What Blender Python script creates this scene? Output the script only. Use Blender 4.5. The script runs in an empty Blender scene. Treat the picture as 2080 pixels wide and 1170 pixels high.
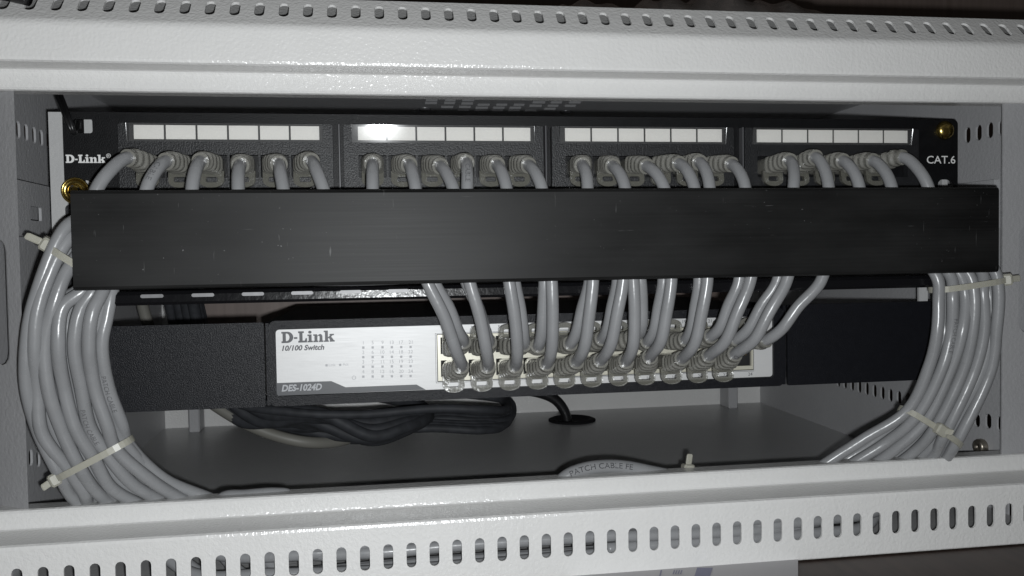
import bpy, math, random
from mathutils import Vector, Matrix
from mathutils.geometry import tessellate_polygon
random.seed(7)
SC = bpy.context.scene
COL = SC.collection
V = Vector

# ------------------------------------------------------------------ camera
IW, IH, FPX = 2080, 1170, 1763.15
CAM = V((-0.09100, -0.45643, -0.07491))
CR = V((0.987842, -0.154657, -0.015791))
CU = V((0.020995, 0.032068, 0.999265))
CF = V((0.154037, 0.987448, -0.034925))
cd = bpy.data.cameras.new('camera')
cam = bpy.data.objects.new('camera', cd)
COL.objects.link(cam)
M3 = Matrix((CR, CU, -CF)).transposed()
cam.matrix_world = Matrix.Translation(CAM) @ M3.to_4x4()
cd.sensor_width = 36.0
cd.lens = 36.0 * FPX / IW
cd.clip_start = 0.01
cd.clip_end = 50
SC.camera = cam

# ------------------------------------------------------------------ light
w = bpy.data.worlds.new('World')
SC.world = w
w.use_nodes = True
bg = w.node_tree.nodes['Background']
bg.inputs[0].default_value = (1.0, 0.93, 0.86, 1)
bg.inputs[1].default_value = 0.022
ld = bpy.data.lights.new('phone_flash', 'POINT')          # the camera phone's own flash, just below its lens
ld.energy = 6.7
ld.color = (0.955, 0.985, 1.0)
ld.shadow_soft_size = 0.0035
lo = bpy.data.objects.new('phone_flash', ld)
lo.location = CAM + V((0.008, 0.0, -0.011))
COL.objects.link(lo)
SC.view_settings.view_transform = 'Standard'
SC.view_settings.look = 'None'
SC.view_settings.exposure = 0
SC.view_settings.gamma = 1
try:
    SC.view_settings.use_curve_mapping = False
except Exception:
    pass
SC.render.engine = 'CYCLES'
SC.cycles.use_denoising = True
SC.cycles.max_bounces = 10
SC.cycles.transparent_max_bounces = 24
SC.cycles.sample_clamp_indirect = 4.0

# ------------------------------------------------------------------ helpers
def ray(px, py):
    return (CF * FPX + CR * (px - IW / 2) - CU * (py - IH / 2))
def U(px, py, Y):                                          # point seen at a pixel, on the plane y = Y
    d = ray(px, py)
    return CAM + d * ((Y - CAM.y) / d.y)
def UX(px, py, X):
    d = ray(px, py)
    return CAM + d * ((X - CAM.x) / d.x)
def UZ(px, py, Z):
    d = ray(px, py)
    return CAM + d * ((Z - CAM.z) / d.z)
def UP(px, py, P0, N):
    d = ray(px, py)
    return CAM + d * ((P0 - CAM).dot(N) / d.dot(N))

def tag(o, label=None, cat=None, group=None, kind=None):
    if label: o['label'] = label
    if cat: o['category'] = cat
    if group: o['group'] = group
    if kind: o['kind'] = kind
    return o
def empty(name, loc, label, cat, group=None):
    o = bpy.data.objects.new(name, None)
    COL.objects.link(o)
    o.location = loc
    o.empty_display_size = 0.01
    return tag(o, label, cat, group)

class MB:
    """collects geometry given in world coordinates"""
    def __init__(s):
        s.v = []; s.f = []; s.sm = []
    def add(s, vs, fs, smooth=False):
        b = len(s.v)
        s.v += [V(p) for p in vs]
        s.f += [tuple(i + b for i in f) for f in fs]
        s.sm += [smooth] * len(fs)
        return s
    def build(s, name, mat, parent=None, label=None):
        me = bpy.data.meshes.new(name)
        if parent is not None:
            root = parent
            off = V((0, 0, 0))
            while root is not None:
                off += root.location
                root = root.parent
            vs = [p - off for p in s.v]
        else:
            c = sum(s.v, V((0, 0, 0))) / max(1, len(s.v))
            off = c
            vs = [p - c for p in s.v]
        me.from_pydata([tuple(p) for p in vs], [], s.f)
        me.polygons.foreach_set('use_smooth', s.sm)
        me.update()
        me.materials.append(mat)
        o = bpy.data.objects.new(name, me)
        COL.objects.link(o)
        if parent is not None:
            o.parent = parent
        else:
            o.location = off
        if label: o['label'] = label
        return o

def box(m, a, b, bev=0.0):
    """axis-aligned box with chamfered edges"""
    x0, x1 = sorted((a[0], b[0])); y0, y1 = sorted((a[1], b[1])); z0, z1 = sorted((a[2], b[2]))
    if bev <= 0:
        vs = [(x, y, z) for x in (x0, x1) for y in (y0, y1) for z in (z0, z1)]
        fs = [(0, 1, 3, 2), (4, 6, 7, 5), (0, 4, 5, 1), (2, 3, 7, 6), (0, 2, 6, 4), (1, 5, 7, 3)]
        return m.add(vs, fs)
    c = V(((x0 + x1) / 2, (y0 + y1) / 2, (z0 + z1) / 2))
    h = V(((x1 - x0) / 2, (y1 - y0) / 2, (z1 - z0) / 2))
    bv = min(bev, h.x * .9, h.y * .9, h.z * .9)
    vs = []; idx = {}
    for sx in (-1, 1):
        for sy in (-1, 1):
            for sz in (-1, 1):
                for k in range(3):
                    d = [h.x, h.y, h.z]
                    for q in range(3):
                        if q != k: d[q] -= bv
                    idx[(sx, sy, sz, k)] = len(vs)
                    vs.append((c.x + sx * d[0], c.y + sy * d[1], c.z + sz * d[2]))
    fs = []
    S = (-1, 1)
    for k in range(3):
        o1, o2 = [q for q in range(3) if q != k]
        for s in S:
            q = []
            for a1, a2 in ((-1, -1), (1, -1), (1, 1), (-1, 1)):
                t = [0, 0, 0]; t[k] = s; t[o1] = a1; t[o2] = a2
                q.append(idx[(t[0], t[1], t[2], k)])
            fs.append(tuple(q))
    for k in range(3):                                     # edges along k
        o1, o2 = [q for q in range(3) if q != k]
        for s1 in S:
            for s2 in S:
                def g(sk, face):
                    t = [0, 0, 0]; t[k] = sk; t[o1] = s1; t[o2] = s2
                    return idx[(t[0], t[1], t[2], face)]
                fs.append((g(-1, o1), g(1, o1), g(1, o2), g(-1, o2)))
    for sx in S:
        for sy in S:
            for sz in S:
                fs.append(tuple(idx[(sx, sy, sz, k)] for k in range(3)))
    b0 = len(m.v)
    m.add(vs, fs)
    # orient outward
    for i in range(len(m.f) - len(fs), len(m.f)):
        f = m.f[i]
        p = [m.v[j] for j in f]
        n = (p[1] - p[0]).cross(p[2] - p[0])
        if n.dot(sum(p, V((0, 0, 0))) / len(p) - c) < 0:
            m.f[i] = tuple(reversed(f))
    return m

def stadium(u, v, hw, hh, n=6):
    """vertical (or horizontal) stadium outline centred at u, v"""
    pts = []
    if hh >= hw:
        r = hw; d = hh - r
        for i in range(n + 1):
            a = math.pi * i / n
            pts.append((u + r * math.cos(a), v + d + r * math.sin(a)))
        for i in range(n + 1):
            a = math.pi + math.pi * i / n
            pts.append((u + r * math.cos(a), v - d + r * math.sin(a)))
    else:
        r = hh; d = hw - r
        for i in range(n + 1):
            a = -math.pi / 2 + math.pi * i / n
            pts.append((u + d + r * math.cos(a), v + r * math.sin(a)))
        for i in range(n + 1):
            a = math.pi / 2 + math.pi * i / n
            pts.append((u - d + r * math.cos(a), v + r * math.sin(a)))
    return pts
def rrect(u0, v0, u1, v1, r, n=4):
    pts = []
    for cx, cy, a0 in ((u1 - r, v1 - r, 0), (u0 + r, v1 - r, 90), (u0 + r, v0 + r, 180), (u1 - r, v0 + r, 270)):
        for i in range(n + 1):
            a = math.radians(a0 + 90 * i / n)
            pts.append((cx + r * math.cos(a), cy + r * math.sin(a)))
    return pts
def rect(u0, v0, u1, v1):
    return [(u0, v0), (u1, v0), (u1, v1), (u0, v1)]
def area2(p):
    return sum(p[i][0] * p[(i + 1) % len(p)][1] - p[(i + 1) % len(p)][0] * p[i][1] for i in range(len(p)))
def plate(m, outer, holes, fmap, th, bev=0.0):
    """a sheet of thickness th with holes; fmap(u, v, d) gives world points, d = 0 front, th back"""
    loops = [list(outer)] + [list(h) for h in holes]
    for i, l in enumerate(loops):
        if (area2(l) > 0) != (i == 0):
            l.reverse()
    tris = tessellate_polygon([[V((p[0], p[1], 0)) for p in l] for l in loops])
    flat = [p for l in loops for p in l]
    n = len(flat)
    vs = [fmap(p[0], p[1], 0) for p in flat] + [fmap(p[0], p[1], th) for p in flat]
    fs = []
    for t in tris:
        a, b, c = (flat[i] for i in t)
        s = (b[0] - a[0]) * (c[1] - a[1]) - (c[0] - a[0]) * (b[1] - a[1])
        if abs(s) < 1e-14: continue
        t = tuple(t) if s > 0 else tuple(reversed(t))
        fs.append(t); fs.append(tuple(i + n for i in reversed(t)))
    b = 0
    for l in loops:
        k = len(l)
        for i in range(k):
            j = (i + 1) % k
            fs.append((b + i, b + i + n, b + j + n, b + j))
        b += k
    # keep normals facing out of the front (fmap may mirror)
    p0, pu, pv, pd = fmap(0, 0, 0), fmap(1e-3, 0, 0), fmap(0, 1e-3, 0), fmap(0, 0, 1e-3)
    if (pu - p0).cross(pv - p0).dot(pd - p0) > 0:
        fs = [tuple(reversed(f)) for f in fs]
    m.add(vs, fs)
    return m
def frontmap(Y):                                           # plate facing the viewer: u = x, v = z
    return lambda u, v, d: V((u, Y + d, v))
def extrude_profile(m, prof, x0, x1, th=0.0012, smooth=False, nx=1):
    """a bent sheet: a profile of (y, z) run along x"""
    n = len(prof)
    nrm = []
    for i in range(n):
        a = V(prof[max(0, i - 1)]); b = V(prof[min(n - 1, i + 1)])
        t = (b - a).normalized()
        nrm.append(V((-t.y, t.x)))
    vs = []
    for x in (x0, x1):
        for i in range(n): vs.append((x, prof[i][0], prof[i][1]))
        for i in range(n): vs.append((x, prof[i][0] + nrm[i].x * th, prof[i][1] + nrm[i].y * th))
    fs = []
    for i in range(n - 1):
        fs.append((i, i + 1, 2 * n + i + 1, 2 * n + i))
        fs.append((n + i, 3 * n + i, 3 * n + i + 1, n + i + 1))
    for e in (0, n - 1):
        fs.append((e, 2 * n + e, 3 * n + e, n + e))
    for o in (0, 2 * n):
        for i in range(n - 1):
            fs.append((o + i, o + n + i, o + n + i + 1, o + i + 1))
    return m.add(vs, fs)

def spline(pts, step=0.0022):
    """centripetal Catmull-Rom through the points, resampled evenly"""
    P = [V(p) for p in pts]
    P = [P[0] * 2 - P[1]] + P + [P[-1] * 2 - P[-2]]
    out = []
    for i in range(1, len(P) - 2):
        p0, p1, p2, p3 = P[i - 1:i + 3]
        t0 = 0; t1 = t0 + max(1e-5, (p1 - p0).length) ** .5
        t2 = t1 + max(1e-5, (p2 - p1).length) ** .5; t3 = t2 + max(1e-5, (p3 - p2).length) ** .5
        for k in range(24):
            t = t1 + (t2 - t1) * k / 24
            A1 = p0 * ((t1 - t) / (t1 - t0)) + p1 * ((t - t0) / (t1 - t0))
            A2 = p1 * ((t2 - t) / (t2 - t1)) + p2 * ((t - t1) / (t2 - t1))
            A3 = p2 * ((t3 - t) / (t3 - t2)) + p3 * ((t - t2) / (t3 - t2))
            B1 = A1 * ((t2 - t) / (t2 - t0)) + A2 * ((t - t0) / (t2 - t0))
            B2 = A2 * ((t3 - t) / (t3 - t1)) + A3 * ((t - t1) / (t3 - t1))
            out.append(B1 * ((t2 - t) / (t2 - t1)) + B2 * ((t - t1) / (t2 - t1)))
    out.append(P[-2])
    return resample(out, step)
def resample(out, step):
    L = [0.0]
    for a, b in zip(out, out[1:]): L.append(L[-1] + (b - a).length)
    n = max(2, int(L[-1] / step))
    res = []; j = 0
    for k in range(n + 1):
        s = L[-1] * k / n
        while j < len(L) - 2 and L[j + 1] < s: j += 1
        seg = max(1e-9, L[j + 1] - L[j])
        res.append(out[j].lerp(out[j + 1], min(1, max(0, (s - L[j]) / seg))))
    return res
def frames(path, up=V((0, 0, 1))):
    T = []
    n = len(path)
    for i in range(n):
        T.append((path[min(n - 1, i + 1)] - path[max(0, i - 1)]).normalized())
    a = up - T[0] * up.dot(T[0])
    if a.length < 1e-4: a = V((1, 0, 0)) - T[0] * T[0].x
    a.normalize()
    F = []
    for i in range(n):
        a = a - T[i] * a.dot(T[i]); a.normalize()
        F.append((T[i], a, a.cross(T[i])))
    return F
def tube(m, path, r, sides=12, caps=True, jitter=0):
    F = frames(path)
    vs = []; fs = []
    for p, (t, a, b) in zip(path, F):
        for k in range(sides):
            an = 2 * math.pi * k / sides
            vs.append(p + a * (r * math.cos(an)) + b * (r * math.sin(an)))
    for i in range(len(path) - 1):
        for k in range(sides):
            k2 = (k + 1) % sides
            fs.append((i * sides + k, i * sides + k2, (i + 1) * sides + k2, (i + 1) * sides + k))
    if caps:
        fs.append(tuple(reversed(range(sides))))
        fs.append(tuple((len(path) - 1) * sides + k for k in range(sides)))
    return m.add(vs, fs, True)
def sweep(m, rings, smooth=True):
    """closed surface through rings of equal vertex count"""
    n = len(rings[0])
    vs = [p for r in rings for p in r]
    fs = []
    for i in range(len(rings) - 1):
        for k in range(n):
            k2 = (k + 1) % n
            fs.append((i * n + k, i * n + k2, (i + 1) * n + k2, (i + 1) * n + k))
    m.add(vs, fs, smooth)
    m.add(rings[0], [tuple(reversed(range(n)))]); m.add(rings[-1], [tuple(range(n))])
    return m
def lathe(m, c, axis, prof, n=24):
    """prof: (radius, height along axis)"""
    ax = V(axis).normalized()
    a = ax.orthogonal().normalized(); b = ax.cross(a)
    rings = [[V(c) + ax * h + (a * math.cos(2 * math.pi * k / n) + b * math.sin(2 * math.pi * k / n)) * max(r, 1e-5) for k in range(n)] for r, h in prof]
    return sweep(m, rings)

# ---- lettering
def text_tris(s, size=1.0, bold=0.0, xs=1.0, shear=0.0):
    """flat triangles of a string in the built-in sans face: list of (x, y) and faces"""
    c = bpy.data.curves.new('lettering', 'FONT')
    c.body = s; c.size = size; c.offset = bold; c.fill_mode = 'FRONT'; c.resolution_u = 3
    o = bpy.data.objects.new('lettering', c)
    COL.objects.link(o)
    dg = bpy.context.evaluated_depsgraph_get()
    me = o.evaluated_get(dg).to_mesh()
    vs = [(v.co.x * xs + v.co.y * shear, v.co.y) for v in me.vertices]
    fs = [tuple(p.vertices) for p in me.polygons]
    o.evaluated_get(dg).to_mesh_clear()
    bpy.data.objects.remove(o); bpy.data.curves.remove(c)
    return vs, fs
def put_text(m, s, org, ux, uz, n, size, bold=0.0, xs=1.0, shear=0.0, width=None, center=False):
    vs, fs = text_tris(s, 1.0, bold, 1.0, 0.0)
    x0 = min(p[0] for p in vs); x1 = max(p[0] for p in vs)
    if width: xs = width / ((x1 - x0) * size)
    sh = (x0 + x1) / 2 if center else x0
    P = [V(org) + V(ux) * (((x - sh) * xs + y * shear) * size) + V(uz) * (y * size) + V(n) * 0.00025 for x, y in vs]
    fl = []
    for f in fs:
        a, b, c = P[f[0]], P[f[1]], P[f[2]]
        fl.append(f if (b - a).cross(c - a).dot(V(n)) > 0 else tuple(reversed(f)))
    m.add(P, fl)
    return m
def arcp(cx, cy, rx, ry, a0, a1, n=8):
    return [(cx + rx * math.cos(math.radians(a0 + (a1 - a0) * i / n)), cy + ry * math.sin(math.radians(a0 + (a1 - a0) * i / n))) for i in range(n + 1)]
def slab_logo():
    """the maker's heavy slab-serif wordmark as outlines (outer, holes), cap height 1"""
    g = []
    g.append((0.0, [(0, 1), (0, .84), (.1, .84), (.1, .16), (0, .16), (0, 0)] + arcp(.5, .5, .52, .5, -90, 90, 12),
              [[(.38, .83), (.38, .17)] + arcp(.46, .5, .23, .33, -90, 90, 8)]))
    g.append((1.07, rect(0, .34, .3, .5), []))
    g.append((1.44, [(0, 0), (.76, 0), (.76, .38), (.64, .38), (.56, .17), (.38, .17), (.38, .84), (.5, .84), (.5, 1), (0, 1), (0, .84), (.1, .84), (.1, .16), (0, .16)], []))
    g.append((2.24, [(0, 0), (.46, 0), (.46, .14), (.36, .14), (.36, .7), (0, .7), (0, .56), (.1, .56), (.1, .14), (0, .14)], []))
    g.append((2.24, arcp(.22, .9, .15, .13, 0, 337.5, 15), []))
    g.append((2.74, [(0, 0), (.43, 0), (.43, .13), (.36, .13), (.36, .44)] + arcp(.46, .46, .09, .1, 150, 0, 5) +
              [(.54, .13), (.48, .13), (.48, 0), (.88, 0), (.88, .13), (.8, .13)] + arcp(.6, .48, .2, .24, 0, 140, 8) + [(.35, .58), (.35, .7), (0, .7), (0, .57), (.1, .57), (.1, .13), (0, .13)], []))
    g.append((3.66, [(0, 0), (.43, 0), (.43, .13), (.36, .13), (.36, .28), (.43, .34), (.55, .13), (.5, .13), (.5, 0), (.94, 0), (.94, .13), (.87, .13), (.64, .46), (.76, .57), (.88, .57), (.88, .7), (.5, .7), (.5, .57), (.55, .57), (.36, .41), (.36, 1), (0, 1), (0, .87), (.1, .87), (.1, .13), (0, .13)], []))
    return g
def put_logo(m, org, ux, uz, n, h):
    for dx, outer, holes in slab_logo():
        loops = [list(outer)] + [list(q) for q in holes]
        for i, l in enumerate(loops):
            if (area2(l) > 0) != (i == 0): l.reverse()
        tr = tessellate_polygon([[V((p[0], p[1], 0)) for p in l] for l in loops])
        fl = [p for l in loops for p in l]
        P = [V(org) + V(ux) * ((x + dx) * h) + V(uz) * (y * h) + V(n) * 0.00025 for x, y in fl]
        fs = []
        for t in tr:
            a, b, c = (P[i] for i in t)
            cr = (b - a).cross(c - a)
            if cr.length < 1e-14: continue
            fs.append(tuple(t) if cr.dot(V(n)) > 0 else tuple(reversed(t)))
        m.add(P, fs)
def text_on_tube(m, s, path, r, s0, size, flip=False, toward=V((0, -1, .15)), gap=1.0, roll=0.0):
    """letters wrapped on a cable, reading along its path from arc length s0"""
    vs, fs = text_tris(s, 1.0, 0.0)
    L = [0.0]
    for a, b in zip(path, path[1:]): L.append(L[-1] + (b - a).length)
    def at(q):
        q = min(max(q, 0), L[-1] - 1e-6)
        j = 0
        while L[j + 1] < q: j += 1
        p = path[j].lerp(path[j + 1], (q - L[j]) / max(1e-9, L[j + 1] - L[j]))
        t = (path[min(len(path) - 1, j + 2)] - path[max(0, j - 1)]).normalized()
        return p, t
    P = []
    for x, y in vs:
        x *= gap
        q = s0 + (-x if flip else x) * size
        p, t = at(q)
        nn = toward - t * toward.dot(t); nn.normalize()
        side = nn.cross(t) if not flip else t.cross(nn)
        an = (y - .35) * size / r + roll
        P.append(p + (nn * math.cos(an) + side * math.sin(an)) * (r + .00012))
    m.add(P, fs)

# ------------------------------------------------------------------ materials
MATS = {}
def mat(name, col, rough=.5, metal=0.0, bump=None, mott=0.0, mscale=40, spec=.5, coat=0.0, rvar=0.0):
    m = bpy.data.materials.new(name)
    m.use_nodes = True
    nt = m.node_tree; N = nt.nodes; Lk = nt.links
    b = N['Principled BSDF']
    b.inputs['Base Color'].default_value = (*col, 1)
    b.inputs['Roughness'].default_value = rough
    b.inputs['Metallic'].default_value = metal
    b.inputs['Specular IOR Level'].default_value = spec
    if coat: b.inputs['Coat Weight'].default_value = coat; b.inputs['Coat Roughness'].default_value = .12
    tc = N.new('ShaderNodeTexCoord')
    geo = N.new('ShaderNodeNewGeometry')
    if mott or rvar:
        n = N.new('ShaderNodeTexNoise'); n.inputs['Scale'].default_value = mscale; n.inputs['Detail'].default_value = 5
        Lk.new(geo.outputs['Position'], n.inputs['Vector'])
        if mott:
            cr = N.new('ShaderNodeMapRange'); cr.inputs[3].default_value = 1 - mott; cr.inputs[4].default_value = 1 + mott
            Lk.new(n.outputs['Fac'], cr.inputs[0])
            mx = N.new('ShaderNodeVectorMath'); mx.operation = 'SCALE'; mx.inputs[0].default_value = col
            Lk.new(cr.outputs[0], mx.inputs['Scale']); Lk.new(mx.outputs[0], b.inputs['Base Color'])
        if rvar:
            cr = N.new('ShaderNodeMapRange'); cr.inputs[3].default_value = rough - rvar; cr.inputs[4].default_value = rough + rvar
            Lk.new(n.outputs['Fac'], cr.inputs[0]); Lk.new(cr.outputs[0], b.inputs['Roughness'])
    if bump:
        sc, st, dist = bump
        n = N.new('ShaderNodeTexNoise'); n.inputs['Scale'].default_value = sc; n.inputs['Detail'].default_value = 2.5; n.inputs['Roughness'].default_value = .55
        Lk.new(geo.outputs['Position'], n.inputs['Vector'])
        bp = N.new('ShaderNodeBump'); bp.inputs['Strength'].default_value = st; bp.inputs['Distance'].default_value = dist
        Lk.new(n.outputs['Fac'], bp.inputs['Height']); Lk.new(bp.outputs[0], b.inputs['Normal'])
    MATS[name] = m
    return m
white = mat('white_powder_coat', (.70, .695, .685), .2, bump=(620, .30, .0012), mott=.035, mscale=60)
shaded_paint = mat('shaded_powder_coat', (.40, .40, .41), .42, bump=(440, .2, .0013), mott=.06, mscale=50)  # cabinet white darkened; shade of side posts and interior is in the colour
dimmed_paint = mat('dimmed_powder_coat', (.45, .45, .45), .3, bump=(440, .2, .0014), mott=.05, mscale=60)  # duller cabinet white for rails and floor, their dimness put in the colour
black_plastic = mat('black_plastic', (.005, .0052, .006), .45, bump=(1500, .3, .0005), mott=.3, mscale=200, rvar=.08, spec=.22)
black_steel = mat('black_steel', (.014, .0145, .017), .45, bump=(700, .3, .0007), mott=.2, mscale=60)
seam_mat = mat('worn_black_edge', (.09, .09, .095), .35)
black_gloss = mat('black_gloss_paint', (.006, .006, .007), .2, bump=(420, .10, .0010), spec=.3)
block_plastic = mat('textured_black_plastic', (.014, .0145, .016), .42, bump=(1300, .5, .0006), mott=.35, mscale=260, spec=.4)
crinkle = mat('black_textured_steel', (.008, .0085, .011), .36, spec=.22, bump=(1900, .5, .0005), mott=.25, mscale=300)
cable_grey = mat('grey_cable_jacket', (.25, .253, .26), .28, bump=(150, .22, .0010), mott=.13, mscale=70, rvar=.07)
print_soft = mat('faded_print', (.11, .11, .115), .5)
cable_dark = mat('dark_cable_jacket', (.036, .038, .043), .62, mott=.6, mscale=160, spec=.3)
cable_pale = mat('pale_cable_jacket', (.19, .185, .165), .5, mott=.1)
rubber = mat('matt_black_rubber', (.008, .008, .009), .8, spec=.15)
cord_black = mat('black_cord', (.012, .012, .013), .35)
nylon = mat('natural_nylon', (.46, .45, .385), .35, mott=.05)
nylon.node_tree.nodes['Principled BSDF'].inputs['Alpha'].default_value = .75
nylon.node_tree.nodes['Principled BSDF'].inputs['Subsurface Weight'].default_value = .2
nylon.node_tree.nodes['Principled BSDF'].inputs['Subsurface Radius'].default_value = (.002, .002, .0015)
paper = mat('label_paper', (.80, .785, .745), .55, mott=.02)
print_ink = mat('dark_print', (.03, .03, .035), .5)
faint_ink = mat('faint_grey_print', (.42, .425, .44), .5)
model_ink = mat('silver_grey_print', (.42, .43, .45), .5)
white_ink = mat('white_print', (.75, .75, .74), .5)
grey_ink = mat('grey_print', (.055, .057, .065), .45)
label_grey = mat('dark_grey_print', (.07, .073, .08), .42, mott=.05)
brass = mat('brass_plated', (.62, .46, .14), .22, 1.0, bump=(300, .2, .0008))
bolt_metal = mat('dull_zinc', (.30, .27, .23), .4, .9, bump=(500, .3, .0008))
jack_beige = mat('jack_shield', (.60, .58, .49), .35, .25, mott=.06)
gold = mat('gold_contact', (.75, .52, .15), .3, 1.0)
dark_hole = mat('port_interior', (.006, .006, .007), .6)
silver_dull = mat('worn_edge', (.35, .35, .36), .35, .8)
slot_light_mat = mat('painted_slot_light', (.20, .20, .205), .45, .2, mott=.3, mscale=300)  # pale tone stands for brightness seen in the flange slots
blue_ink = mat('blue_print', (.16, .16, .24), .5)
card_mat = mat('grey_card', (.42, .41, .42), .6, mott=.04)

def silver_plate():
    m = mat('brushed_silver', (.60, .60, .60), .44, .15)
    nt = m.node_tree; N = nt.nodes; L = nt.links; b = N['Principled BSDF']
    geo = N.new('ShaderNodeNewGeometry'); mp = N.new('ShaderNodeMapping')
    mp.inputs['Scale'].default_value = (60, 60, 5200)
    n = N.new('ShaderNodeTexNoise'); n.inputs['Scale'].default_value = 1; n.inputs['Detail'].default_value = 3
    L.new(geo.outputs['Position'], mp.inputs['Vector']); L.new(mp.outputs[0], n.inputs['Vector'])
    r = N.new('ShaderNodeMapRange'); r.inputs[3].default_value = .34; r.inputs[4].default_value = .55
    L.new(n.outputs['Fac'], r.inputs[0]); L.new(r.outputs[0], b.inputs['Roughness'])
    bp = N.new('ShaderNodeBump'); bp.inputs['Strength'].default_value = .12; bp.inputs['Distance'].default_value = .0004
    L.new(n.outputs['Fac'], bp.inputs['Height']); L.new(bp.outputs[0], b.inputs['Normal'])
    return m
silver = silver_plate()

def cover_material():
    """matt black plastic with a fine lengthwise grain and a few light scuffs"""
    m = mat('scuffed_black_plastic', (.02, .02, .022), .46, spec=.21)
    nt = m.node_tree; N = nt.nodes; L = nt.links; b = N['Principled BSDF']
    geo = N.new('ShaderNodeNewGeometry')
    def stretched(scale, rot=0, detail=4):
        mp = N.new('ShaderNodeMapping'); mp.inputs['Scale'].default_value = scale; mp.inputs['Rotation'].default_value = (0, rot, 0)
        n = N.new('ShaderNodeTexNoise'); n.inputs['Scale'].default_value = 1; n.inputs['Detail'].default_value = detail
        L.new(geo.outputs['Position'], mp.inputs['Vector']); L.new(mp.outputs[0], n.inputs['Vector'])
        return n.outputs['Fac']
    def ramp(src, a, b_, lo, hi):
        r = N.new('ShaderNodeMapRange'); r.inputs[1].default_value = a; r.inputs[2].default_value = b_
        r.inputs[3].default_value = lo; r.inputs[4].default_value = hi
        L.new(src, r.inputs[0]); return r.outputs[0]
    def math2(op, a, c):
        q = N.new('ShaderNodeMath'); q.operation = op
        for i, s in enumerate((a, c)):
            if isinstance(s, float): q.inputs[i].default_value = s
            else: L.new(s, q.inputs[i])
        return q.outputs[0]
    grain = stretched((14, 14, 1500))
    cloud = stretched((16, 16, 45), 0, 5)
    s1 = ramp(stretched((1100, 30, 70), .12, 2), .74, .79, 0., 1.)
    s2 = ramp(stretched((70, 30, 1300), .25, 2), .755, .80, 0., 1.)
    s3 = ramp(stretched((700, 700, 700), 0, 1), .775, .81, 0., 1.)
    sc = math2('MAXIMUM', math2('MAXIMUM', s1, s2), s3)
    base = math2('ADD', ramp(grain, .3, .7, .0045, .007), ramp(cloud, .35, .7, 0., .010))
    sc = math2('MULTIPLY', sc, ramp(stretched((9, 9, 30), .4, 2), .45, .62, 0., 1.))
    val = math2('ADD', base, math2('MULTIPLY', sc, .12))
    cmb = N.new('ShaderNodeCombineColor')
    for i in range(3): L.new(val, cmb.inputs[i])
    L.new(cmb.outputs[0], b.inputs['Base Color'])
    L.new(math2('ADD', ramp(grain, .3, .7, .43, .455), math2('MULTIPLY', cloud, .08)), b.inputs['Roughness'])
    bp = N.new('ShaderNodeBump'); bp.inputs['Strength'].default_value = .018; bp.inputs['Distance'].default_value = .0004
    L.new(grain, bp.inputs['Height']); L.new(bp.outputs[0], b.inputs['Normal'])
    return m
cover_mat = cover_material()

def clear_plastic(name, col, alpha, rough=.12, bump=(260, .25, .0012), sheen=0.0):
    m = mat(name, col, .4, bump=bump, spec=.2)
    nt = m.node_tree; N = nt.nodes; L = nt.links
    b = N['Principled BSDF']; out = N['Material Output']
    b.inputs['Alpha'].default_value = alpha
    g = N.new('ShaderNodeBsdfGlossy'); g.inputs['Roughness'].default_value = rough
    fr = N.new('ShaderNodeFresnel'); fr.inputs['IOR'].default_value = 1.55
    mx = N.new('ShaderNodeMixShader')
    for l in b.inputs['Normal'].links:
        L.new(l.from_socket, g.inputs['Normal']); L.new(l.from_socket, fr.inputs['Normal'])
    ad = N.new('ShaderNodeMath'); ad.operation = 'ADD'; ad.inputs[1].default_value = sheen
    L.new(fr.outputs[0], ad.inputs[0]); L.new(ad.outputs[0], mx.inputs[0]); L.new(b.outputs[0], mx.inputs[1]); L.new(g.outputs[0], mx.inputs[2])
    L.new(mx.outputs[0], out.inputs['Surface'])
    return m
clear_boot = clear_plastic('clear_boot_vinyl', (.44, .43, .385), .46, .14, bump=(320, .28, .0010), sheen=.10)
clear_hood = clear_plastic('clear_hood_vinyl', (.24, .235, .20), .38, .14, bump=(320, .22, .0010), sheen=.07)
clear_film = clear_plastic('clear_film', (.20, .18, .17), .35, .1)
clear_cover = clear_plastic('clear_label_cover', (.5, .5, .5), .04, .05, bump=(70, .02, .001))

def wood(name, c1, c2, axis):
    m = mat(name, c1, .5)
    nt = m.node_tree; N = nt.nodes; L = nt.links; b = N['Principled BSDF']
    geo = N.new('ShaderNodeNewGeometry'); mp = N.new('ShaderNodeMapping')
    sc = [160, 160, 160]; sc[axis] = 6
    mp.inputs['Scale'].default_value = sc
    n = N.new('ShaderNodeTexNoise'); n.inputs['Scale'].default_value = 1; n.inputs['Detail'].default_value = 6
    L.new(geo.outputs['Position'], mp.inputs['Vector']); L.new(mp.outputs[0], n.inputs['Vector'])
    cr = N.new('ShaderNodeValToRGB'); cr.color_ramp.elements[0].color = (*c1, 1); cr.color_ramp.elements[1].color = (*c2, 1)
    cr.color_ramp.elements[0].position = .3; cr.color_ramp.elements[1].position = .7
    L.new(n.outputs['Fac'], cr.inputs[0]); L.new(cr.outputs[0], b.inputs['Base Color'])
    return m
wood_dark = wood('dark_wood', (.030, .020, .016), (.060, .040, .032), 1)
wood_wall = wood('brown_wall_board', (.15, .115, .10), (.21, .165, .145), 2)

# ------------------------------------------------------------------ setting: desk and wall
CX = -0.0017                                               # cabinet centre line
DESK = U(1219, 1169, -0.0475).z - .0008
m = MB(); box(m, (-1.2, -.35, DESK - .03), (1.2, .40, DESK))
tag(m.build('desk_top', wood_dark), 'dark brown wooden surface the cabinet stands on', 'desk', kind='structure')
m = MB(); box(m, (-1.6, .40, -.8), (1.6, .42, .9))
tag(m.build('wall', wood_wall), 'brown wall behind the cabinet', 'wall', kind='structure')

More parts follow.
